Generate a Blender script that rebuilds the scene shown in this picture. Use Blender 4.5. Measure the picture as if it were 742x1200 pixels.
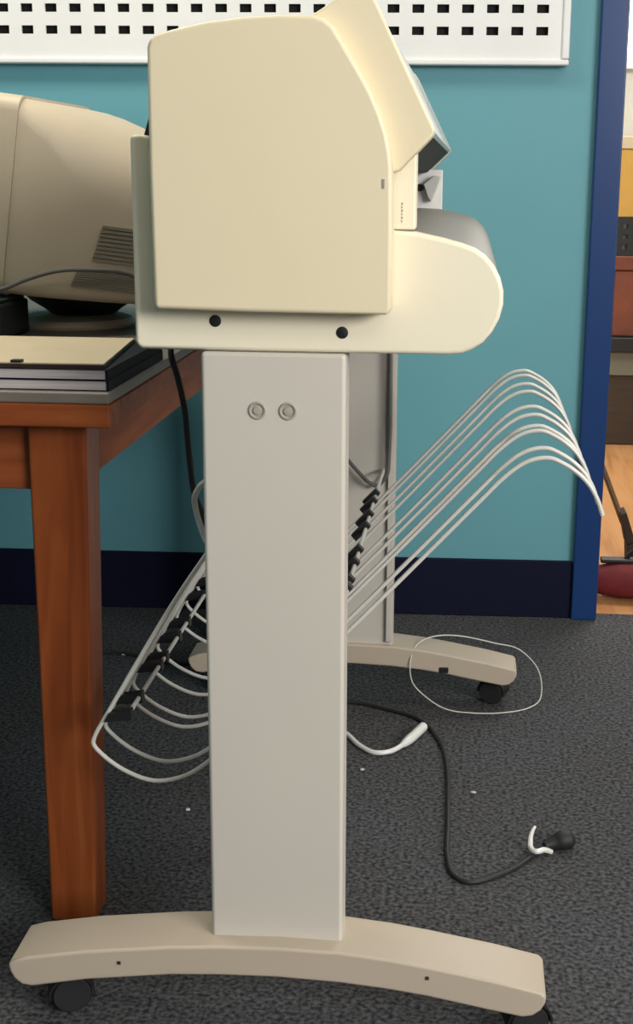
import bpy, bmesh, math, random
from mathutils import Vector, Matrix

for o in list(bpy.data.objects): bpy.data.objects.remove(o)
scene = bpy.context.scene
COL = scene.collection
random.seed(4)

# ---------------------------------------------------------------- camera
cam_d = bpy.data.cameras.new('camera')
cam = bpy.data.objects.new('camera', cam_d); COL.objects.link(cam)
cam_d.sensor_fit = 'VERTICAL'; cam_d.sensor_height = 36.0
cam_d.lens = 36.0 * 1560.0 / 1200.0
cam_d.shift_x = -44.0 / 1200.0            # the photograph is an off-centre crop
cam_d.clip_start = 0.05
cam.matrix_world = Matrix(((0.99630743, -0.02900986, 0.08080804, 0.0),
                           (0.08545457, 0.24397898, -0.96600816, 0.0),
                           (0.0083083, 0.96934652, 0.2455571, 1.0),
                           (0, 0, 0, 1)))
scene.camera = cam

# ---------------------------------------------------------------- light
w = bpy.data.worlds.new('world'); scene.world = w; w.use_nodes = True
bg = w.node_tree.nodes['Background']
bg.inputs[0].default_value = (0.80, 0.90, 1.0, 1); bg.inputs[1].default_value = 0.12

def area(name, loc, target, sx, sy, power, col):
    l = bpy.data.lights.new(name, 'AREA'); l.shape = 'RECTANGLE'; l.size = sx; l.size_y = sy
    l.energy = power; l.color = col
    o = bpy.data.objects.new(name, l); COL.objects.link(o); o.location = loc
    d = Vector(target) - Vector(loc)
    o.rotation_euler = d.to_track_quat('-Z', 'Y').to_euler()
    return o
# daylight entering through the window in the right-hand wall
area('window_daylight', (2.52, -1.15, 1.82), (0.0, 1.0, 0.9), 2.2, 1.0, 150, (1.0, 0.975, 0.93))
# ceiling lights out of view, no fixtures modelled
area('unseen_ceiling_light', (0.75, -0.6, 2.52), (0.75, -0.6, 0), 1.2, 0.6, 12, (1.0, 0.89, 0.72))
area('unseen_ceiling_light', (-1.1, 1.95, 2.52), (-1.1, 1.95, 0), 1.2, 0.6, 28, (1.0, 0.92, 0.78))  # added to brighten the left wall, monitor top and pad
area('unseen_ceiling_light', (1.0, 1.95, 2.52), (1.0, 1.95, 0), 1.2, 0.6, 8, (1.0, 0.92, 0.78))
# daylight of the room beyond the doorway, and a lamp added to light it
area('window_daylight', (0.9, 5.3, 1.9), (0.6, 3.2, 0.3), 1.2, 1.0, 22, (1.0, 0.97, 0.92))
area('unseen_ceiling_light', (0.9, 4.0, 2.5), (0.8, 4.2, 0), 0.8, 0.8, 40, (1.0, 0.94, 0.85))

vs = scene.view_settings
vs.view_transform = 'Standard'; vs.look = 'None'; vs.gamma = 1.0; vs.use_curve_mapping = False
vs.exposure = 0.0

# ---------------------------------------------------------------- materials
def mat(name, col, rough=0.5, col2=None, scale=30.0, bump=0.0, bscale=None, metal=0.0, spec=0.5,
        stretch=None, detail=4.0, coat=0.0):
    m = bpy.data.materials.new(name); m.use_nodes = True
    nt = m.node_tree; b = nt.nodes['Principled BSDF']
    b.inputs['Roughness'].default_value = rough; b.inputs['Metallic'].default_value = metal
    b.inputs['Specular IOR Level'].default_value = spec
    b.inputs['Coat Weight'].default_value = coat
    tc = nt.nodes.new('ShaderNodeTexCoord'); mp = nt.nodes.new('ShaderNodeMapping')
    nt.links.new(tc.outputs['Object'], mp.inputs[0])
    if stretch: mp.inputs['Scale'].default_value = stretch
    n = nt.nodes.new('ShaderNodeTexNoise'); n.inputs['Scale'].default_value = scale
    n.inputs['Detail'].default_value = detail
    nt.links.new(mp.outputs[0], n.inputs['Vector'])
    r = nt.nodes.new('ShaderNodeValToRGB')
    c2 = col2 if col2 else tuple(c * 0.94 for c in col)
    r.color_ramp.elements[0].position = 0.3; r.color_ramp.elements[1].position = 0.7
    r.color_ramp.elements[0].color = (*c2, 1); r.color_ramp.elements[1].color = (*col, 1)
    nt.links.new(n.outputs['Fac'], r.inputs[0]); nt.links.new(r.outputs[0], b.inputs['Base Color'])
    if bump:
        n2 = nt.nodes.new('ShaderNodeTexNoise'); n2.inputs['Scale'].default_value = bscale or scale
        n2.inputs['Detail'].default_value = 3
        nt.links.new(mp.outputs[0], n2.inputs['Vector'])
        bp = nt.nodes.new('ShaderNodeBump'); bp.inputs['Strength'].default_value = bump
        bp.inputs['Distance'].default_value = 0.002
        nt.links.new(n2.outputs['Fac'], bp.inputs['Height']); nt.links.new(bp.outputs[0], b.inputs['Normal'])
    return m

M = {}
M['cover'] = mat('yellowed cream plastic', (0.79, 0.69, 0.49), 0.45, (0.76, 0.665, 0.47), 4, 0.03, 400)
M['panel'] = mat('cream plastic', (0.87, 0.80, 0.63), 0.42, (0.85, 0.78, 0.61), 4, 0.03, 400)
M['leg_paint'] = mat('warm grey painted steel', (0.60, 0.56, 0.50), 0.45, (0.58, 0.54, 0.485), 3, 0.03, 500)
M['foot'] = mat('beige painted foot', (0.51, 0.425, 0.34), 0.5, (0.49, 0.41, 0.325), 5, 0.03, 400)
M['tray'] = mat('grey textured plastic', (0.27, 0.25, 0.22), 0.55, (0.255, 0.235, 0.21), 20, 0.05, 500)
M['hoodgrey'] = mat('pale grey plastic cover', (0.52, 0.53, 0.50), 0.3, None, 10)
M['smoke'] = mat('dark smoked plastic', (0.020, 0.028, 0.028), 0.6, (0.016, 0.022, 0.022), 12, spec=0.25)
M['core'] = mat('dark grey chassis plastic', (0.03, 0.033, 0.033), 0.5)
M['black'] = mat('black plastic', (0.012, 0.012, 0.013), 0.45)
M['rubber'] = mat('black rubber', (0.015, 0.015, 0.016), 0.6)
M['wire'] = mat('white coated wire', (0.66, 0.64, 0.60), 0.35, (0.60, 0.585, 0.55), 40)
M['steel'] = mat('zinc plated bolt steel', (0.55, 0.52, 0.46), 0.35, None, 60, metal=0.6)
M['bolt'] = mat('dull grey bolt paint', (0.40, 0.37, 0.32), 0.4, None, 60)
M['greymark'] = mat('grey printed mark', (0.30, 0.28, 0.24), 0.6)
M['bracket'] = mat('dark grey bracket steel', (0.12, 0.115, 0.11), 0.45)
M['white_plastic'] = mat('white plastic', (0.80, 0.79, 0.77), 0.35)
M['teal'] = mat('teal wall paint', (0.125, 0.350, 0.410), 0.55, (0.118, 0.335, 0.395), 3, 0.10, 160)
M['navy'] = mat('navy vinyl base', (0.006, 0.007, 0.026), 0.7, (0.005, 0.006, 0.022), 8, spec=0.15)
M['blue'] = mat('blue gloss trim paint', (0.010, 0.043, 0.165), 0.28, (0.009, 0.039, 0.15), 4, 0.04, 60)
M['panelwhite'] = mat('white enamel', (0.84, 0.84, 0.84), 0.4, None, 8)
M['holeback'] = mat('black backing', (0.006, 0.006, 0.007), 0.8)
M['ceiling'] = mat('white ceiling', (0.78, 0.77, 0.74), 0.8)
M['offwhite'] = mat('off white wall paint', (0.62, 0.60, 0.55), 0.7)
M['monitor'] = mat('aged beige monitor plastic', (0.58, 0.49, 0.36), 0.5, (0.56, 0.47, 0.345), 4, 0.05, 500)
M['vent'] = mat('dull beige vent plastic', (0.30, 0.26, 0.20), 0.6)
M['screen'] = mat('dark screen glass', (0.02, 0.025, 0.025), 0.08)
M['laminate'] = mat('grey brown laminate', (0.20, 0.17, 0.145), 0.45, (0.17, 0.145, 0.12), 12)
M['paper'] = mat('white paper edges', (0.62, 0.55, 0.55), 0.8, (0.45, 0.40, 0.40), 3, stretch=(4, 4, 160))
M['cream_paper'] = mat('cream paper cover', (0.64, 0.53, 0.36), 0.7, (0.60, 0.49, 0.33), 18)
M['navycover'] = mat('navy book cover', (0.008, 0.009, 0.018), 0.7, spec=0.2)
M['redcloth'] = mat('dark red cloth', (0.20, 0.015, 0.02), 0.8, (0.12, 0.010, 0.014), 30, 0.3, 80)
M['brownbox'] = mat('red brown board', (0.22, 0.06, 0.03), 0.6, (0.15, 0.04, 0.022), 14)
M['yellowbox'] = mat('yellow orange card', (0.62, 0.35, 0.07), 0.6)
M['darkwood'] = mat('dark brown wood', (0.055, 0.035, 0.022), 0.5, (0.035, 0.022, 0.014), 8, stretch=(1, 1, 8))
M['greygreen'] = mat('grey green laminate', (0.17, 0.17, 0.13), 0.5)
M['bristle'] = mat('dark brown bristle', (0.04, 0.022, 0.014), 0.8, (0.02, 0.012, 0.008), 200)
M['stick'] = mat('brown broom handle', (0.12, 0.06, 0.03), 0.45, None, 20)
M['lint'] = mat('pale lint', (0.6, 0.6, 0.6), 0.9)

def wood(name, a, b, c, scale, stretch, rough=0.35):
    m = bpy.data.materials.new(name); m.use_nodes = True
    nt = m.node_tree; bs = nt.nodes['Principled BSDF']; bs.inputs['Roughness'].default_value = rough; bs.inputs['Specular IOR Level'].default_value = 0.3
    tc = nt.nodes.new('ShaderNodeTexCoord'); mp = nt.nodes.new('ShaderNodeMapping')
    mp.inputs['Scale'].default_value = stretch
    nt.links.new(tc.outputs['Object'], mp.inputs[0])
    n = nt.nodes.new('ShaderNodeTexNoise'); n.inputs['Scale'].default_value = scale
    n.inputs['Detail'].default_value = 6; n.inputs['Distortion'].default_value = 1.2
    nt.links.new(mp.outputs[0], n.inputs['Vector'])
    r = nt.nodes.new('ShaderNodeValToRGB'); e = r.color_ramp.elements
    e[0].position = 0.28; e[0].color = (*a, 1); e[1].position = 0.75; e[1].color = (*c, 1)
    k = e.new(0.5); k.color = (*b, 1)
    nt.links.new(n.outputs['Fac'], r.inputs[0]); nt.links.new(r.outputs[0], bs.inputs['Base Color'])
    bp = nt.nodes.new('ShaderNodeBump'); bp.inputs['Strength'].default_value = 0.06
    nt.links.new(n.outputs['Fac'], bp.inputs['Height']); nt.links.new(bp.outputs[0], bs.inputs['Normal'])
    return m
M['wood_v'] = wood('red brown table wood, upright grain', (0.20, 0.045, 0.012), (0.28, 0.068, 0.018), (0.36, 0.10, 0.028), 7, (5, 5, 0.5))
M['wood_x'] = wood('red brown table wood, level grain', (0.20, 0.045, 0.012), (0.28, 0.068, 0.018), (0.36, 0.10, 0.028), 7, (0.5, 5, 5), 0.5)
M['wood_y'] = wood('red brown table wood, grain along the side', (0.20, 0.045, 0.012), (0.28, 0.068, 0.018), (0.36, 0.10, 0.028), 7, (5, 0.5, 5), 0.55)
M['floorwood'] = wood('orange wood floor', (0.42, 0.19, 0.07), (0.55, 0.27, 0.11), (0.62, 0.33, 0.15), 4, (5, 0.5, 1), 0.35)

def carpet():
    m = bpy.data.materials.new('grey flecked carpet'); m.use_nodes = True
    nt = m.node_tree; b = nt.nodes['Principled BSDF']; b.inputs['Roughness'].default_value = 0.95
    b.inputs['Specular IOR Level'].default_value = 0.15
    tc = nt.nodes.new('ShaderNodeTexCoord')
    v = nt.nodes.new('ShaderNodeTexNoise'); v.inputs['Scale'].default_value = 150; v.inputs['Detail'].default_value = 3
    nt.links.new(tc.outputs['Object'], v.inputs['Vector'])
    r = nt.nodes.new('ShaderNodeValToRGB'); e = r.color_ramp.elements
    e[0].position = 0.34; e[0].color = (0.023, 0.024, 0.028, 1)
    e[1].position = 0.68; e[1].color = (0.125, 0.128, 0.138, 1)
    nt.links.new(v.outputs['Fac'], r.inputs[0])
    n = nt.nodes.new('ShaderNodeTexNoise'); n.inputs['Scale'].default_value = 3.5; n.inputs['Detail'].default_value = 4
    nt.links.new(tc.outputs['Object'], n.inputs['Vector'])
    r2 = nt.nodes.new('ShaderNodeValToRGB'); e = r2.color_ramp.elements
    e[0].position = 0.35; e[0].color = (0.92, 0.88, 0.84, 1); e[1].position = 0.65; e[1].color = (1, 1, 1, 1)
    nt.links.new(n.outputs['Fac'], r2.inputs[0])
    mx = nt.nodes.new('ShaderNodeMix'); mx.data_type = 'RGBA'; mx.blend_type = 'MULTIPLY'
    mx.inputs['Factor'].default_value = 1.0
    nt.links.new(r.outputs[0], mx.inputs['A']); nt.links.new(r2.outputs[0], mx.inputs['B'])
    nt.links.new(mx.outputs['Result'], b.inputs['Base Color'])
    bp = nt.nodes.new('ShaderNodeBump'); bp.inputs['Strength'].default_value = 0.45; bp.inputs['Distance'].default_value = 0.003
    nt.links.new(v.outputs['Fac'], bp.inputs['Height']); nt.links.new(bp.outputs[0], b.inputs['Normal'])
    return m
M['carpet'] = carpet()

# ---------------------------------------------------------------- mesh helpers
def link(name, me, m, parent=None, bevel=0.0, seg=3, ang=30, loc=None, rot=None):
    me.name = name
    me.materials.clear(); me.materials.append(M[m])
    me.shade_smooth(); me.set_sharp_from_angle(angle=math.radians(38))
    o = bpy.data.objects.new(name, me); COL.objects.link(o)
    if parent: o.parent = parent
    if loc: o.location = loc
    if rot: o.rotation_euler = rot
    if bevel:
        b = o.modifiers.new('bevel', 'BEVEL'); b.width = bevel; b.segments = seg
        b.limit_method = 'ANGLE'; b.angle_limit = math.radians(ang); b.harden_normals = True
    return o
def finish(bm):
    bmesh.ops.recalc_face_normals(bm, faces=bm.faces[:])
    me = bpy.data.meshes.new('m'); bm.to_mesh(me); bm.free(); return me
def add_box(bm, x0, x1, y0, y1, z0, z1):
    v = [bm.verts.new(p) for p in ((x0,y0,z0),(x1,y0,z0),(x1,y1,z0),(x0,y1,z0),(x0,y0,z1),(x1,y0,z1),(x1,y1,z1),(x0,y1,z1))]
    for f in ((0,3,2,1),(4,5,6,7),(0,1,5,4),(1,2,6,5),(2,3,7,6),(3,0,4,7)): bm.faces.new([v[i] for i in f])
def box(name, m, parent, x0, x1, y0, y1, z0, z1, bevel=0.002, **k):
    bm = bmesh.new(); add_box(bm, x0, x1, y0, y1, z0, z1)
    return link(name, finish(bm), m, parent, bevel, **k)
def add_prism(bm, prof, y0, y1):               # profile in (x, z), extruded along y
    a = [bm.verts.new((x, y0, z)) for x, z in prof]; b = [bm.verts.new((x, y1, z)) for x, z in prof]
    n = len(prof)
    bm.faces.new(a); bm.faces.new(b[::-1])
    for i in range(n): bm.faces.new((a[i], b[i], b[(i+1) % n], a[(i+1) % n]))
def prism(name, m, parent, prof, y0, y1, bevel=0.0, **k):
    bm = bmesh.new(); add_prism(bm, prof, y0, y1)
    return link(name, finish(bm), m, parent, bevel, **k)
def smooth_path(pts, n=6):
    P = [Vector(p) for p in pts]
    P = [P[0] * 2 - P[1]] + P + [P[-1] * 2 - P[-2]]
    out = []
    for i in range(1, len(P) - 2):
        p0, p1, p2, p3 = P[i-1:i+3]
        t0 = 0; t1 = t0 + max((p1-p0).length, 1e-6)**.5; t2 = t1 + max((p2-p1).length, 1e-6)**.5; t3 = t2 + max((p3-p2).length, 1e-6)**.5
        for j in range(n):
            t = t1 + (t2 - t1) * j / n
            a1 = p0*((t1-t)/(t1-t0)) + p1*((t-t0)/(t1-t0)); a2 = p1*((t2-t)/(t2-t1)) + p2*((t-t1)/(t2-t1))
            a3 = p2*((t3-t)/(t3-t2)) + p3*((t-t2)/(t3-t2))
            b1 = a1*((t2-t)/(t2-t0)) + a2*((t-t0)/(t2-t0)); b2 = a2*((t3-t)/(t3-t1)) + a3*((t-t1)/(t3-t1))
            out.append(b1*((t2-t)/(t2-t1)) + b2*((t-t1)/(t2-t1)))
    out.append(P[-2].copy()); return out
def add_tube(bm, pts, r, sides=8, smooth=6, closed=False):
    if closed:
        L = len(pts); Q = smooth_path(list(pts)*3, smooth); P = Q[L*smooth:2*L*smooth]
    else: P = smooth_path(pts, smooth) if smooth else [Vector(p) for p in pts]
    n = len(P); rings = []; prev = None
    rr = r if callable(r) else (lambda t: r)
    for i, p in enumerate(P):
        if closed: t = (P[(i+1) % n] - P[i-1])
        else: t = P[min(i+1, n-1)] - P[max(i-1, 0)]
        t.normalize()
        if prev is None:
            u = t.orthogonal().normalized()
        else:
            u = prev - t * prev.dot(t); u.normalize()
        prev = u; v = t.cross(u); R = rr(i / max(n-1, 1))
        rings.append([bm.verts.new(p + (u*math.cos(2*math.pi*k/sides) + v*math.sin(2*math.pi*k/sides))*R) for k in range(sides)])
    m = n if closed else n - 1
    for i in range(m):
        A = rings[i]; B = rings[(i+1) % n]
        for k in range(sides): bm.faces.new((A[k], A[(k+1) % sides], B[(k+1) % sides], B[k]))
    if not closed:
        bm.faces.new(rings[0][::-1]); bm.faces.new(rings[-1])
def tube(name, m, parent, pts, r, sides=8, smooth=6, closed=False):
    bm = bmesh.new(); add_tube(bm, pts, r, sides, smooth, closed)
    return link(name, finish(bm), m, parent)
def add_lathe(bm, prof, axis='Y', c=(0, 0, 0), n=28):   # prof: (radius, along)
    rings = []
    for r, a in prof:
        ring = []
        for k in range(n):
            t = 2*math.pi*k/n; x, y = r*math.cos(t), r*math.sin(t)
            p = {'Y': (x, a, y), 'Z': (x, y, a), 'X': (a, x, y)}[axis]
            ring.append(bm.verts.new((p[0]+c[0], p[1]+c[1], p[2]+c[2])))
        rings.append(ring)
    for i in range(len(rings)-1):
        for k in range(n): bm.faces.new((rings[i][k], rings[i][(k+1) % n], rings[i+1][(k+1) % n], rings[i+1][k]))
    bm.faces.new(rings[0][::-1]); bm.faces.new(rings[-1])
def lathe(name, m, parent, prof, axis, c, n=28):
    bm = bmesh.new(); add_lathe(bm, prof, axis, c, n); return link(name, finish(bm), m, parent)
def thing(name, label, cat, loc=(0, 0, 0), group=None):
    o = bpy.data.objects.new(name, None); COL.objects.link(o); o.location = loc
    o['label'] = label; o['category'] = cat
    if group: o['group'] = group
    return o
def tag(o, label, cat, group=None):
    o['label'] = label; o['category'] = cat
    if group: o['group'] = group
    return o
def struct(o, label=None):
    o['kind'] = 'structure'
    if label: o['label'] = label
    return o
def rebase(root):
    # children were modelled in world coordinates; keep them there while the Empty sits at the thing's base
    for c in root.children: c.matrix_parent_inverse = Matrix.Translation(-root.location)

# ---------------------------------------------------------------- the setting
WB = (0.259, 2.996, 0.0); WA = math.radians(1.951)          # wall_back: left edge of the door trim, and its turn
def wall_obj(o): o.location = WB; o.rotation_euler = (0, 0, WA); return o

o = box('floor', 'carpet', None, -3.0, 3.2, -2.6, 3.03, -0.05, 0.0, 0); struct(o, 'dark grey flecked carpet floor')
bm = bmesh.new()
add_box(bm, -3.3, 0.035, 0.0, 0.12, 0, 2.6)
add_box(bm, 0.035, 0.975, 0.0, 0.12, 2.08, 2.6)
add_box(bm, 0.975, 2.6, 0.0, 0.12, 0, 2.6)
o = wall_obj(link('wall_back', finish(bm), 'teal')); struct(o, 'teal painted wall behind the printer')
o = wall_obj(box('baseboard_back', 'navy', None, -3.3, -0.001, -0.010, 0.0, 0.0, 0.138, 0.003)); struct(o, 'navy vinyl baseboard along the teal wall')
# door frame: casing + jamb, blue
bm = bmesh.new()
add_box(bm, 0.0, 0.058, -0.022, 0.0, 0, 2.14); add_box(bm, 0.035, 0.050, 0.0, 0.13, 0, 2.08)
o = wall_obj(link('trim_1', finish(bm), 'blue', None, 0.003)); struct(o, 'blue painted door casing beside the teal wall')
bm = bmesh.new()
add_box(bm, 0.952, 1.010, -0.022, 0.0, 0, 2.14); add_box(bm, 0.960, 0.975, 0.0, 0.13, 0, 2.08)
o = wall_obj(link('trim_2', finish(bm), 'blue', None, 0.003)); struct(o)
bm = bmesh.new()
add_box(bm, 0.058, 0.952, -0.022, 0.0, 2.07, 2.14); add_box(bm, 0.05, 0.96, 0.0, 0.13, 2.065, 2.08)
o = wall_obj(link('trim_3', finish(bm), 'blue', None, 0.003)); struct(o)
o = box('ceiling', 'ceiling', None, -3.0, 3.2, -2.6, 3.05, 2.6, 2.65, 0); struct(o)
o = box('wall_left', 'teal', None, -3.0, -2.9, -2.6, 2.9, 0, 2.6, 0); struct(o)
bm = bmesh.new()
add_box(bm, 2.6, 2.7, -2.6, 3.05, 0, 1.3); add_box(bm, 2.6, 2.7, -2.6, 3.05, 2.4, 2.6)
add_box(bm, 2.6, 2.7, -2.6, -2.3, 1.3, 2.4); add_box(bm, 2.6, 2.7, 0.0, 3.05, 1.3, 2.4)
o = link('wall_right', finish(bm), 'offwhite'); struct(o)
# next room
o = box('floor', 'floorwood', None, -0.4, 2.4, 3.0, 5.5, -0.05, -0.001, 0); struct(o, 'orange wooden floor beyond the doorway')
bm = bmesh.new()
add_box(bm, -0.5, 0.45, 5.42, 5.5, 0, 2.6); add_box(bm, 1.45, 2.4, 5.42, 5.5, 0, 2.6)
add_box(bm, 0.45, 1.45, 5.42, 5.5, 0, 1.40); add_box(bm, 0.45, 1.45, 5.42, 5.5, 2.3, 2.6)
o = link('wall_far', finish(bm), 'offwhite'); struct(o, 'far wall of the room beyond the doorway')
o = box('wall_side', 'offwhite', None, 2.3, 2.4, 3.1, 5.5, 0, 2.6, 0); struct(o)
o = box('wall_side', 'offwhite', None, -0.5, -0.4, 3.1, 5.5, 0, 2.6, 0); struct(o)
o = box('ceiling', 'ceiling', None, -0.5, 2.4, 3.1, 5.5, 2.6, 2.65, 0); struct(o)
win = thing('window_1', 'white framed window in the far room', 'window', (0.95, 5.46, 1.40)); del win['category']; struct(win)
bm = bmesh.new()
add_box(bm, 0.45, 1.45, 5.40, 5.46, 1.40, 1.44); add_box(bm, 0.45, 1.45, 5.40, 5.46, 2.26, 2.30)
add_box(bm, 0.45, 0.49, 5.40, 5.46, 1.44, 2.26); add_box(bm, 1.41, 1.45, 5.40, 5.46, 1.44, 2.26); add_box(bm, 0.93, 0.97, 5.40, 5.46, 1.44, 2.26)
link('window_frame', finish(bm), 'panelwhite', win, 0.003)
mg = bpy.data.materials.new('bright daylight pane'); mg.use_nodes = True
bsd = mg.node_tree.nodes['Principled BSDF']; bsd.inputs['Base Color'].default_value = (0.8, 0.85, 0.9, 1)
bsd.inputs['Emission Color'].default_value = (0.85, 0.93, 1, 1); bsd.inputs['Emission Strength'].default_value = 1.4
M['pane'] = mg
box('pane', 'pane', win, 0.49, 0.93, 5.45, 5.455, 1.44, 2.26, 0); box('pane', 'pane', win, 0.97, 1.41, 5.45, 5.455, 1.44, 2.26, 0)
rebase(win)

# perforated white panel on the wall (wall coordinates: u along the wall, z up)
pp = thing('perforated_panel', 'white wall panel with rows of small black rectangular slots', 'wall panel'); wall_obj(pp)
hw, hh, du, dz = 0.0125, 0.0085, 0.0519, 0.0440
us = [-0.122 - du*k for k in range(30)][::-1]; zs = [1.294 + dz*k for k in range(4)]
ub = [-1.72]; zb = [1.230]
for u in us: ub += [u-hw, u+hw]
ub += [-0.068]
for z in zs: zb += [z-hh, z+hh]
zb += [1.50]
bm = bmesh.new()
V = {}
for i, u in enumerate(ub):
    for j, z in enumerate(zb): V[i, j] = bm.verts.new((u, -0.024, z))
for i in range(len(ub)-1):
    for j in range(len(zb)-1):
        if i % 2 == 1 and j % 2 == 1: continue
        bm.faces.new((V[i, j], V[i+1, j], V[i+1, j+1], V[i, j+1]))
me = finish(bm); o = link('slotted_sheet', me, 'panelwhite', pp)
for p in me.polygons: p.use_smooth = False
sm = o.modifiers.new('thick', 'SOLIDIFY'); sm.thickness = 0.006; sm.offset = 0
box('backing', 'holeback', pp, -1.71, -0.08, -0.012, -0.002, 1.236, 1.495, 0)
bm = bmesh.new()
add_box(bm, -1.73, -0.064, -0.034, 0.0, 1.2255, 1.2375); link('bottom_rim', finish(bm), 'panelwhite', pp, 0.004)
bm = bmesh.new()
add_box(bm, -0.080, -0.064, -0.034, 0.0, 1.238, 1.505); link('end_rim', finish(bm), 'panelwhite', pp, 0.004)
bm = bmesh.new()
add_box(bm, -1.73, -0.081, -0.034, 0.0, 1.495, 1.505); link('top_rim', finish(bm), 'panelwhite', pp, 0.003)

# ---------------------------------------------------------------- the wide-format printer on its stand
Y0, Y1 = 1.37, 2.495                     # outer faces of the two feet
MID = (Y0 + Y1) / 2
pr = thing('wide_format_printer', 'cream wide-format printer on a grey two-legged wheeled stand with wire basket', 'printer', (-0.205, MID, 0.0))
def mir(y): return 2 * MID - y

# feet
foot_top = [(-0.526, .080), (-0.522, .086), (-.503, .092), (-.43, .105), (-.327, .117), (-.268, .1212), (-.2, .1235), (-.125, .122), (-.07, .1165), (-.026, .110), (.054, .096), (.108, .084), (.114, .079)]
foot_bot = [(.113, .070), (.108, .060), (.099, .0525), (.087, .050), (.045, .057), (-.025, .070), (-.07, .076), (-.125, .081), (-.2, .0838), (-.268, .0825), (-.328, .079), (-.431, .066), (-.497, .053), (-.510, .0545), (-.519, .062), (-.524, .071)]
foot_prof = foot_top + foot_bot
feet = []
for ya, yb in ((Y0, Y0 + .082), (mir(Y0 + .082), mir(Y0))):
    feet.append(prism('stand_foot', 'foot', pr, foot_prof, ya, yb, 0.004, ang=40))
box('foot_screw', 'core', feet[0], -.3915, -.3875, Y0 - .0012, Y0 + .004, .0905, .0945, 0)
box('foot_screw', 'core', feet[0], -.0265, -.0225, Y0 - .0012, Y0 + .004, .0935, .0975, 0)
yi = mir(Y0 + .082)
box('cable_slot', 'black', feet[1], -.036, -.017, yi - .0015, yi + .01, .072, .084, 0.002)

# casters (twin wheels under a hood)
def caster(x, y, rz, foot, ztop):
    bm = bmesh.new()
    for s in (-1, 1):
        add_lathe(bm, [(.010, s*.003), (.021, s*.003), (.0245, s*.006), (.0245, s*.015), (.022, s*.018), (.010, s*.018)], 'Y', (0.012, 0, .0245), 24)
    add_lathe(bm, [(.006, -.016), (.006, .016)], 'Y', (0.012, 0, .0245), 12)
    me = finish(bm); rot = Matrix.Translation((x, y, 0)) @ Matrix.Rotation(rz, 4, 'Z'); me.transform(rot)
    wheel = link('caster_wheel', me, 'rubber', foot)
    bm = bmesh.new()
    arc = [(0.012 + .028*math.cos(a), .0245 + .028*math.sin(a)) for a in [math.radians(-5 + 19*k) for k in range(11)]]
    inn = [(0.012 + .0255*math.cos(a), .0245 + .0255*math.sin(a)) for a in [math.radians(-5 + 19*k) for k in range(11)]]
    add_prism(bm, arc + inn[::-1], -.019, .019)
    add_lathe(bm, [(.007, .050), (.007, ztop)], 'Z', (0, 0, 0), 12)
    me = finish(bm); me.transform(rot)
    link('caster_hood', me, 'black', foot)
for ft, yc in ((feet[0], Y0 + .041), (feet[1], mir(Y0 + .041))):
    caster(-.475, yc, math.radians(20), ft, .062)
    caster(.082, yc, math.radians(15 if ft is feet[0] else 160), ft, .058)

# legs
leg_prof = (-.2825, -.1265)
for i, (ya, yb) in enumerate(((1.395, 1.440), (mir(1.440), mir(1.395)))):
    lg = box('stand_leg', 'leg_paint', pr, leg_prof[0], leg_prof[1], ya, yb, .112, .8165, 0.005)
    if i == 0:
        for bx in (-.2215, -.1885):
            lathe('leg_bolt', 'bolt', lg, [(.0098, 1.3975), (.0098, 1.3940), (.0088, 1.3930), (.0074, 1.3932), (.0062, 1.3949), (.0048, 1.3949), (.0042, 1.3930), (.0015, 1.3928)], 'Y', (bx, 0, .7545), 24)
    else:
        box('leg_inner_lip', 'leg_paint', lg, -.1395, -.1265, ya - .010, ya, .13, .8165, 0.002)

# lower side panels with the big rounded nose
side_prof = [(-.353, .826), (-.351, .820), (-.345, .8175), (-.223, .8172), (-.096, .8172), (-.018, .8175), (-.005, .819), (.006, .8235),
             (.017, .831), (.026, .842), (.033, .856), (.0365, .871), (.0362, .885), (.0325, .898), (.026, .910), (.017, .920), (.006, .9275), (-.008, .9325),
             (-.027, .9375), (-.056, .9435), (-.08, .945), (-.12, .95), (-.30, 1.02), (-.318, 1.037), (-.341, 1.0385), (-.3525, 1.038)]
def shrink(prof, d):
    cx = sum(p[0] for p in prof)/len(prof); cz = sum(p[1] for p in prof)/len(prof)
    return [(x + (cx-x)*d, z + (cz-z)*d) for x, z in prof]
s1 = prism('side_panel', 'panel', pr, side_prof, 1.397, 1.419, 0.005, ang=40)
s2 = prism('side_panel', 'panel', pr, shrink(side_prof, .025), mir(1.419), mir(1.397), 0.005, ang=40)
for sx, sz in ((-.266, .849), (-.131, .839)):
    lathe('screw_hole', 'black', s1, [(.0064, 1.3985), (.0064, 1.3966), (.0056, 1.3963)], 'Y', (sx, 0, sz), 20)
# front tray: the grey rounded shell running between the side panels
tray_prof = [(-.10, .822), (-.018, .8180), (-.005, .8195), (.006, .8240), (.0165, .8315), (.0255, .8425), (.0325, .8565), (.0358, .871), (.0355, .885), (.0318, .8975), (.0255, .9095), (.0165, .9193), (.0055, .9268), (-.008, .9318), (-.027, .9368), (-.056, .9428), (-.10, .944)]
prism('front_tray', 'tray', pr, tray_prof, 1.4195, mir(1.4195), 0)
# chassis
core_prof = [(-.345, .823), (-.101, .823), (-.101, .99), (-.11, 1.05), (-.18, 1.10), (-.30, 1.10), (-.336, 1.068), (-.339, 1.02)]
prism('chassis', 'core', pr, core_prof, 1.4195, mir(1.4195), 0.004)

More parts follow.
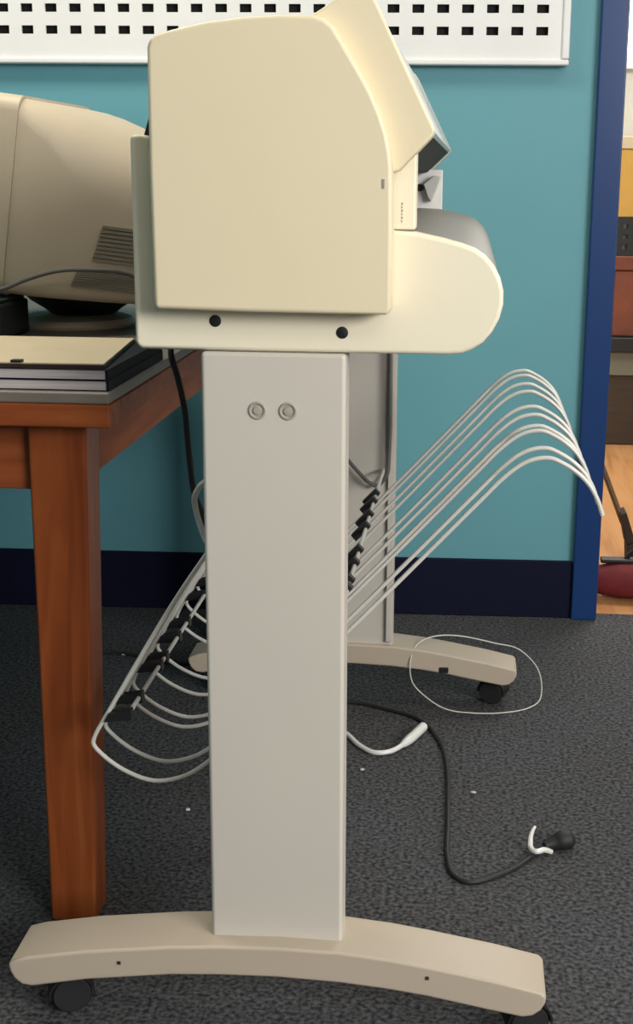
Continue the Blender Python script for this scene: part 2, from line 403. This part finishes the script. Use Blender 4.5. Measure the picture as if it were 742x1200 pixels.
# end covers
cov_prof = [(-.322, .8645), (-.225, .8625), (-.083, .8620), (-.0785, .8640), (-.0772, .8690), (-.0775, .94), (-.0785, 1.005), (-.0800, 1.020), (-.0835, 1.038), (-.0905, 1.058), (-.1005, 1.080), (-.1135, 1.102),
            (-.130, 1.1285), (-.1385, 1.1405), (-.1475, 1.1470), (-.159, 1.1500), (-.190, 1.1505), (-.226, 1.1485), (-.264, 1.1440), (-.298, 1.1365), (-.313, 1.1320), (-.320, 1.1280), (-.3225, 1.1200), (-.3235, 1.00)]
c1 = prism('end_cover', 'cover', pr, cov_prof, 1.358, 1.3965, 0.008, seg=4, ang=40)
c2 = prism('end_cover', 'cover', pr, cov_prof, mir(1.3965), mir(1.358), 0.008, seg=4, ang=40)
box('cover_latch', 'greymark', c1, -.0885, -.0860, 1.3573, 1.360, .987, .996, 0)

# hood over the print head
hood_prof = [(-.165, 1.10), (-.165, 1.150), (-.151, 1.1585), (-.132, 1.171), (-.120, 1.1765), (-.110, 1.1765), (-.103, 1.1715), (-.097, 1.1625), (-.040, 1.0485), (-.0375, 1.0425), (-.0395, 1.0385), (-.072, 1.0045), (-.080, 1.002), (-.105, 1.035)]
prism('hood_end', 'cover', pr, hood_prof, 1.3785, 1.4190, 0.003, ang=40)
prism('hood_end', 'hoodgrey', pr, hood_prof, mir(1.4190), mir(1.3785), 0.003, ang=40)
hood_in = [(-.165, 1.105), (-.165, 1.147), (-.150, 1.1555), (-.131, 1.168), (-.112, 1.1735), (-.1045, 1.169), (-.098, 1.1595), (-.0412, 1.048), (-.0392, 1.0430), (-.0425, 1.0395), (-.0500, 1.050), (-.105, 1.08)]
prism('hood_cover', 'hoodgrey', pr, hood_in, 1.4192, mir(1.4192), 0)
under = [(-.0430, 1.0392), (-.0505, 1.0480), (-.105, 1.06), (-.100, 1.028), (-.078, 1.0055)]
prism('hood_end_floor', 'tray', pr, under, 1.4192, 1.4700, 0)  # grey stands for the shade on the hood end's lower face
prism('hood_underside', 'smoke', pr, under, 1.4702, mir(1.4192), 0)
# inner posts beside the paper path
p1 = box('end_post', 'panel', pr, -.100, -.0565, 1.4010, 1.4450, .9455, 1.026, 0.002)
bm = bmesh.new()
for k, zz in enumerate((.953, .9565, .960, .9635, .967, .9705)):
    add_box(bm, -.0710, -.0700 + .0005*(k % 2), 1.4005, 1.402, zz, zz + .0022)
link('printed_mark', finish(bm), 'greymark', p1)
p2 = box('end_post', 'white_plastic', pr, -.100, -.0510, mir(1.4400), mir(1.4250), .9400, 1.010, 0.002)
lathe('release_knob', 'black', p2, [(.0065, mir(1.445)), (.0065, mir(1.438)), (.004, mir(1.437))], 'Y', (-.0905, 0, .979), 18)
prism('release_lever', 'hoodgrey', p2, [(-.084, .985), (-.066, 1.000), (-.054, .998), (-.062, .975), (-.070, .955), (-.076, .962)], mir(1.462), mir(1.4405), 0.002)
# rear feed knob seen above the back strip
prism('feed_guide', 'core', pr, [(-.3385, 1.036), (-.322, 1.036), (-.322, 1.078), (-.3275, 1.070)], 1.4005, 1.4185, 0.001)
box('guide_stop', 'black', pr, -.3310, -.3245, 1.3945, 1.3975, 1.022, 1.032, 0.001)

# wire basket
wire_prof = [(.161, .623), (.154, .642), (.143, .660), (.128, .674), (.113, .683), (.099, .6885), (.083, .6875), (.067, .681), (.046, .664), (.02, .636),
             (-.134, .469), (-.27, .3295), (-.305, .294), (-.335, .274), (-.373, .266), (-.411, .279), (-.437, .298), (-.448, .312), (-.446, .322), (-.430, .351), (-.346, .494), (-.305, .556), (-.286, .583)]
bm = bmesh.new(); add_tube(bm, [(x, 0, z) for x, z in wire_prof], 0.0027, 8, 5); wire_me = finish(bm)
ys = [1.500, 1.557, 1.668, 1.702, 1.785, 1.850, 1.985, 2.060, 2.150, 2.205]
for y in ys:
    wo = link('basket_wire', wire_me, 'wire', pr, loc=(0, y, 0))
def rail(name, p, clip_prof, dirn):
    r = tube(name, 'wire', pr, [(p[0], 1.497, p[1]), (p[0], mir(1.455), p[1])], .0030, 8, 0)
    bm = bmesh.new(); add_prism(bm, clip_prof, -.0065, .0065); me = finish(bm)
    for y in ys:
        link('wire_clip', me, 'black', r, loc=(0, y, 0))
    return r
rail('basket_rail', (-.1475, .4700), [(-.162, .4500), (-.140, .4735), (-.148, .4820), (-.170, .4590)], 0)
rail('basket_rail', (-.4020, .3540), [(-.432, .344), (-.425, .356), (-.398, .361), (-.397, .348)], 0)
for y in (1.462, mir(1.462)):
    tube('basket_bracket', 'bracket', pr, [(-.138, y, .815), (-.138, y, .475), (-.1425, y, .458), (-.162, y, .440), (-.215, y, .490), (-.235, y, .511)], .0038, 8, 3)
tube('basket_hook', 'wire', pr, [(-.290, 1.470, .660), (-.303, 1.480, .649), (-.3115, 1.490, .634), (-.3130, 1.500, .618), (-.309, 1.500, .601), (-.301, 1.495, .582), (-.285, 1.480, .565)], .0036, 8, 5)
rebase(pr)

# ---------------------------------------------------------------- cords on the floor
pc = thing('black_cable', 'black cable hanging from the printer and snaking across the carpet to a plug', 'cord', (0.0, 1.9, 0.0))
tube('cord', 'rubber', pc, [(-.345, 1.58, .835), (-.349, 1.55, .795), (-.342, 1.55, .767), (-.334, 1.55, .726), (-.330, 1.55, .674), (-.324, 1.55, .622), (-.312, 1.545, .595), (-.280, 1.525, .52), (-.255, 1.53, .40),
      (-.262, 1.60, .20), (-.30, 1.70, .05), (-.36, 1.90, .0042), (-.40, 2.15, .0042), (-.33, 2.38, .0042), (-.207, 2.415, .0042), (-.13, 2.385, .0042), (-.071, 2.345, .0042), (-.029, 2.251, .0042),
      (-.013, 2.144, .0042), (-.008, 1.954, .0042), (-.006, 1.817, .0042), (.004, 1.770, .0042), (.026, 1.753, .0042), (.089, 1.796, .0042), (.129, 1.849, .006), (.146, 1.864, .010)], 0.0037, 8, 6)
pl = tube('plug', 'rubber', pc, [(.140, 1.860, .011), (.150, 1.866, .012), (.158, 1.870, .013), (.168, 1.873, .0155), (.176, 1.876, .0155), (.184, 1.879, .0155)], lambda t: .006 + .0092*min(1, t*1.8) - (.005*max(0, t-.85)/.15), 12, 4)
rebase(pc)
ct = thing('cable_tie', 'white twist tie wrapped around the black cord beside its plug', 'cable tie', (.13, 1.85, 0))
tube('tie_band', 'white_plastic', ct, [(.150, 1.858, .003), (.138, 1.846, .012), (.128, 1.838, .013), (.122, 1.842, .012), (.118, 1.852, .013)], .0042, 8, 5)
tube('tie_tail', 'white_plastic', ct, [(.118, 1.852, .013), (.119, 1.866, .022), (.122, 1.874, .028), (.126, 1.880, .033)], lambda t: .0042 - .0020*t, 8, 5)
rebase(ct)
wc = thing('white_cable', 'white cable on the carpet ending in a white connector', 'cable', (-.15, 2.23, 0))
tube('cable', 'white_plastic', wc, [(-.29, 2.325, .005), (-.235, 2.295, .005), (-.202, 2.264, .005), (-.170, 2.210, .005), (-.141, 2.184, .005), (-.115, 2.190, .006), (-.092, 2.218, .008)], .0045, 8, 6)
tube('connector', 'white_plastic', wc, [(-.096, 2.212, .008), (-.090, 2.222, .009), (-.078, 2.248, .010), (-.064, 2.285, .010), (-.060, 2.296, .010)], lambda t: .0045 + .0045*min(1, t*2.5), 10, 4)
rebase(wc)
lp = [(-.086, 2.405, .055), (-.060, 2.395, .030), (-.020, 2.385, .010), (.030, 2.385, .004), (.090, 2.395, .003), (.140, 2.425, .003), (.165, 2.470, .008), (.160, 2.510, .050), (.120, 2.520, .088), (.075, 2.515, .100), (.0, 2.507, .116), (-.050, 2.475, .1235), (-.080, 2.430, .1205), (-.090, 2.410, .100)]
tag(tube('wire_loop', 'wire', None, lp, .0013, 6, 6, closed=True), 'thin white wire loop lying around the far stand foot', 'wire')
tag(tube('floor_lead', 'rubber', None, [(-.44, 2.60, .0042), (-.54, 2.585, .0042), (-.62, 2.60, .0042), (-.673, 2.622, .0042), (-.751, 2.639, .0042), (-.85, 2.60, .0042)], .004, 8, 5), 'short black lead on the carpet by the wall under the table', 'cable')
for i, (x, y, lab) in enumerate(((-.428, 1.941, 'white lint scrap on the carpet between table leg and printer leg'), (-.712, 2.632, 'white lint scrap on the carpet near the wall under the table'),
        (.033, 2.050, 'white lint scrap on the carpet right of the black cord'), (-.159, 2.119, 'white lint scrap on the carpet below the white cable'))):
    bm = bmesh.new(); bmesh.ops.create_icosphere(bm, subdivisions=1, radius=.0045)
    for v in bm.verts: v.co = Vector((v.co.x*random.uniform(.7, 1.3), v.co.y*random.uniform(.7, 1.3), v.co.z*.5 + .0022))
    tag(link('lint_scrap', finish(bm), 'lint', loc=(x, y, 0)), lab, 'lint', 'lint scraps on the carpet')

# ---------------------------------------------------------------- table
tb = thing('wooden_table', 'red-brown wooden table with grey top at the left', 'table', (-1.1, 2.2, 0))
TX0, TX1, TY0, TY1 = -1.75, -.427, 1.555, 2.86
box('tabletop_edge', 'wood_x', tb, TX0, TX1, TY0, TY1, .6995, .7285, 0.003)
box('tabletop', 'laminate', tb, TX0, TX1, TY0, TY1, .7287, .7430, 0.003)
bm = bmesh.new(); vv = [bm.verts.new(p) for p in ((-.002, 0, 0), (.0605, 0, 0), (.0605, .060, 0), (-.002, .060, 0), (0, 0, .6993), (.0755, 0, .6993), (.0755, .065, .6993), (0, .065, .6993))]
for f in ((0,3,2,1),(4,5,6,7),(0,1,5,4),(1,2,6,5),(2,3,7,6),(3,0,4,7)): bm.faces.new([vv[i] for i in f])
lme = finish(bm)
for x in (-.5455, TX0 + .04):
    for y in (1.598, TY1 - .12):
        link('leg', lme, 'wood_v', tb, 0.005, loc=(x, y, 0))
box('apron', 'wood_x', tb, TX0 + .117, -.547, 1.615, 1.64, .607, .699, 0.002)
box('apron', 'wood_x', tb, TX0 + .117, -.547, TY1 - .09, TY1 - .065, .607, .699, 0.002)
box('apron', 'wood_y', tb, -.520, -.494, 1.676, TY1 - .122, .607, .699, 0.002)
box('apron', 'wood_y', tb, TX0 + .06, TX0 + .085, 1.676, TY1 - .122, .607, .699, 0.002)
rebase(tb)

# books and papers
def book(name, lab, x0, x1, y0, y1, z0, z1, cover, pages, ct_=.0016):
    b = thing(name, lab, 'book', ((x0+x1)/2, (y0+y1)/2, z0))
    box('cover', cover, b, x0, x1, y0, y1, z0, z0 + ct_, 0)
    box('cover', cover, b, x0, x1, y0, y1, z1 - ct_, z1, 0)
    box('spine', cover, b, x1 - .003, x1, y0, y1, z0 + ct_, z1 - ct_, 0)
    box('page_block', pages, b, x0 + .003, x1 - .0032, y0 + .0015, y1 - .003, z0 + ct_, z1 - ct_, 0)
    rebase(b); return b
book('book', 'dark-covered book at the bottom of the stack on the table', -.66, -.4305, 1.568, 1.86, .7432, .7560, 'navycover', 'paper', .0010)
book('book', 'dark-spined book in the middle of the stack, under the cream pad', -.66, -.4315, 1.569, 1.86, .7562, .7690, 'navycover', 'paper', .0009)
pd = thing('paper_pad', 'cream-covered paper pad on top of the book stack', 'pad', (-.53, 1.7, .7692))
def quad_slab(name, m, parent, q, z0, z1, bev=0.0):
    bm = bmesh.new(); a = [bm.verts.new((x, y, z0)) for x, y in q]; b = [bm.verts.new((x, y, z1)) for x, y in q]
    bm.faces.new(a[::-1]); bm.faces.new(b)
    for i in range(4): bm.faces.new((a[i], a[(i+1) % 4], b[(i+1) % 4], b[i]))
    return link(name, finish(bm), m, parent, bev)
pq = [(-.66, 1.574), (-.4365, 1.574), (-.4640, 1.835), (-.66, 1.835)]
quad_slab('page_block', 'darkwood', pd, pq, .7692, .7738)  # dark brown here puts the shade of the pad's side into its pages
quad_slab('cover', 'cream_paper', pd, [(x*1.0 - (.001 if i in (1, 2) else 0), y) for i, (x, y) in enumerate(pq)], .7739, .7755)
rebase(pd)
bc = box('binder_clip', 'black', None, -.552, -.538, 1.570, 1.580, .7757, .7790, 0.001)
tag(bc, 'small black clip on the front edge of the cream pad', 'clip')

# monitor (the tube housing tapers to the back, which points to the right)
mo = thing('crt_monitor', 'beige tube monitor on a swivel base at the back of the table', 'monitor', (-.68, 2.28, .743))
def rrect(x, yc, hy, z0, z1, r, rb=None, n=6):
    rb = rb if rb else r; pts = []
    for sy, zz, rr, a0 in ((1, z1, r, 0), (-1, z1, r, 90), (-1, z0, rb, 180), (1, z0, rb, 270)):
        cz = zz - rr if zz == z1 else zz + rr
        for k in range(n+1):
            a = math.radians(a0 + 90*k/n); pts.append((x, yc + sy*(hy-rr) + rr*math.cos(a), cz + rr*math.sin(a)))
    return pts
def loft(name, m, parent, secs, bev=0):
    bm = bmesh.new(); R = [[bm.verts.new(p) for p in s] for s in secs]
    n = len(R[0])
    for i in range(len(R)-1):
        for k in range(n): bm.faces.new((R[i][k], R[i][(k+1) % n], R[i+1][(k+1) % n], R[i+1][k]))
    bm.faces.new(R[0][::-1]); bm.faces.new(R[-1])
    return link(name, finish(bm), m, parent, bev)
MY = 2.27
TILT = Matrix.Translation((-.70, MY, .80)) @ Matrix.Rotation(math.radians(8.5), 4, 'Y') @ Matrix.Translation((.665, -MY, -.80))
mparts = []
mparts.append(loft('bezel', 'monitor', mo, [rrect(-.860, MY, .190, .815, 1.100, .022), rrect(-.852, MY, .197, .806, 1.108, .025), rrect(-.702, MY, .200, .804, 1.112, .025)]))
HS = [(-.7015, .197, .807, 1.108, .030), (-.655, .194, .808, 1.106, .060), (-.610, .180, .810, 1.101, .100), (-.56, .158, .812, 1.091, .125), (-.51, .138, .815, 1.080, .132), (-.46, .118, .818, 1.06, .113), (-.43, .104, .822, 1.035, .10), (-.420, .092, .835, 1.01, .085)]
mparts.append(loft('housing', 'monitor', mo, [rrect(x, MY, hy, a, b, r, .022) for x, hy, a, b, r in HS]))
mparts.append(box('screen', 'screen', mo, -.8615, -.8605, MY - .16, MY + .16, .845, 1.08, 0))
def vent(x0, x1, y0, y1, z0, z1, skew):
    # louvred panel on the near flank: y0 at x0, y1 at x1
    bm = bmesh.new()
    def q(a, b, zz, off):
        sx = skew * (zz - z0) / (z1 - z0)
        return (a + sx * (1 if a == x0 else 0), (y0 if a == x0 else y1) - off, zz)
    n = 9; h = (z1 - z0) / n
    for k in range(n):
        za, zb_ = z0 + k*h, z0 + (k + .72)*h
        pts = [q(x0, 0, za, .002), q(x1, 0, za, .002), q(x1, 0, zb_, .002), q(x0, 0, zb_, .002)]
        bk = [(p[0], p[1] + .012, p[2]) for p in pts]
        a = [bm.verts.new(p) for p in pts]; b = [bm.verts.new(p) for p in bk]
        bm.faces.new(a); bm.faces.new(b[::-1])
        for i in range(4): bm.faces.new((a[i], b[i], b[(i+1) % 4], a[(i+1) % 4]))
    return link('vent', finish(bm), 'vent', mo)
mparts.append(vent(-.573, -.50, MY - .1645, MY - .1345, .878, .938, .012))
mparts.append(vent(-.600, -.50, MY - .1770, MY - .1345, .834, .866, .010))
for p in mparts: p.data.transform(TILT)
lathe('swivel_base', 'monitor', mo, [(.100, .7432), (.102, .748), (.098, .757), (.080, .762), (.060, .764)], 'Z', (-.68, 2.28, 0), 40)
lathe('swivel_neck', 'black', mo, [(.055, .7642), (.065, .772), (.090, .788), (.10, .800)], 'Z', (-.665, 2.28, 0), 32)
rebase(mo)
tag(tube('monitor_cable', 'bracket', None, [(-.78, 2.035, .814), (-.72, 2.035, .824), (-.685, 2.04, .838), (-.635, 2.045, .852), (-.59, 2.06, .853), (-.54, 2.10, .845), (-.48, 2.16, .80), (-.46, 2.25, .75)], .0035, 8, 6),
    'thin dark cable curving across the side of the beige monitor', 'cable')
bb = thing('black_box', 'black desktop device at the left edge beside the monitor base', 'device', (-.81, 2.1, .743))
box('case', 'black', bb, -.92, -.722, 2.02, 2.16, .7432, .800, 0.006)
box('case_lid', 'smoke', bb, -.915, -.727, 2.025, 2.155, .8002, .806, 0.002)
rebase(bb)

# ---------------------------------------------------------------- things beyond the doorway
rb = thing('red_bag', 'dark red cloth bag with a black top on the wooden floor beyond the doorway', 'bag', (.48, 3.19, 0))
bm = bmesh.new()
secs = []
for k in range(13):
    t = k/12; x = .30 + .36*t; r = .046*(1 - abs(2*t-1)**4*.55) ; 
    secs.append([(x, 3.165 + r*1.15*math.cos(a), .045 + (r*.98)*math.sin(a)*(1 + .06*math.sin(9*t + 3*a))) for a in [2*math.pi*j/18 for j in range(18)]])
R = [[bm.verts.new(p) for p in s] for s in secs]
for i in range(12):
    for j in range(18): bm.faces.new((R[i][j], R[i][(j+1) % 18], R[i+1][(j+1) % 18], R[i+1][j]))
bm.faces.new(R[0][::-1]); bm.faces.new(R[-1])
link('body', finish(bm), 'redcloth', rb)
box('zip_flap', 'black', rb, .34, .62, 3.15, 3.18, .088, .099, 0.004)
tube('handle', 'black', rb, [(.40, 3.165, .095), (.42, 3.165, .118), (.48, 3.165, .126), (.54, 3.165, .118), (.56, 3.165, .095)], .006, 8, 5)
rebase(rb)
br = thing('broom', 'dark brown broom leaning beyond the doorway', 'broom', (.45, 3.50, 0))
tube('handle', 'stick', br, [(.429, 3.49, .105), (.365, 3.50, .262), (-.02, 3.56, 1.20)], .0075, 8, 0)
prism('brush_block', 'bristle', br, [(.418, .134), (.434, .140), (.462, .060), (.438, .050)], 3.46, 3.53, 0.003)
prism('bristles', 'bristle', br, [(.440, .051), (.461, .059), (.478, .004), (.444, .000)], 3.455, 3.535, 0.001)
rebase(br)
cb = thing('low_cabinet', 'dark brown low cabinet with black top against the far wall', 'cabinet', (.9, 5.2, 0))
box('body', 'darkwood', cb, .535, 1.60, 5.11, 5.40, .0, .268, 0.004)
box('drawer_front', 'greygreen', cb, .533, 1.06, 5.10, 5.40, .2685, .358, 0.003)
box('drawer_front', 'greygreen', cb, 1.064, 1.60, 5.10, 5.40, .2685, .358, 0.003)
box('worktop', 'black', cb, .52, 1.62, 5.08, 5.41, .3585, .414, 0.004)
rebase(cb)
sb = thing('storage_box', 'red-brown storage box standing on the far cabinet', 'box', (.7, 5.2, .414))
box('body', 'brownbox', sb, .545, .90, 5.12, 5.38, .4145, .66, 0.006); box('lid', 'brownbox', sb, .540, .905, 5.115, 5.385, .6605, .715, 0.006)
box('handle_slot', 'black', sb, .63, .70, 5.112, 5.119, .56, .59, 0.002)
rebase(sb)
ck = thing('black_crate', 'black crate with openings on top of the red-brown box', 'crate', (.7, 5.2, .716))
bm = bmesh.new()
for xx in (.545, .585, .625, .665, .705, .745, .785, .825, .865): add_box(bm, xx, xx + .022, 5.12, 5.13, .7165, .855)
for zz in (.7165, .757, .793, .833): add_box(bm, .545, .887, 5.1195, 5.1305, zz, zz + .022)
add_box(bm, .545, .555, 5.13, 5.37, .7165, .855); add_box(bm, .877, .887, 5.13, 5.37, .7165, .855); add_box(bm, .545, .887, 5.36, 5.37, .7165, .855)
link('lattice', finish(bm), 'black', ck); box('contents', 'paper', ck, .565, .87, 5.145, 5.35, .720, .84, 0)
rebase(ck)
yb_ = thing('cardboard_box', 'yellow-orange box on top of the black crate', 'box', (.7, 5.2, .856))
box('body', 'yellowbox', yb_, .535, .86, 5.13, 5.37, .8555, 1.10, 0.003); box('lid', 'cream_paper', yb_, .530, .865, 5.125, 5.375, 1.1005, 1.145, 0.003)
rebase(yb_)
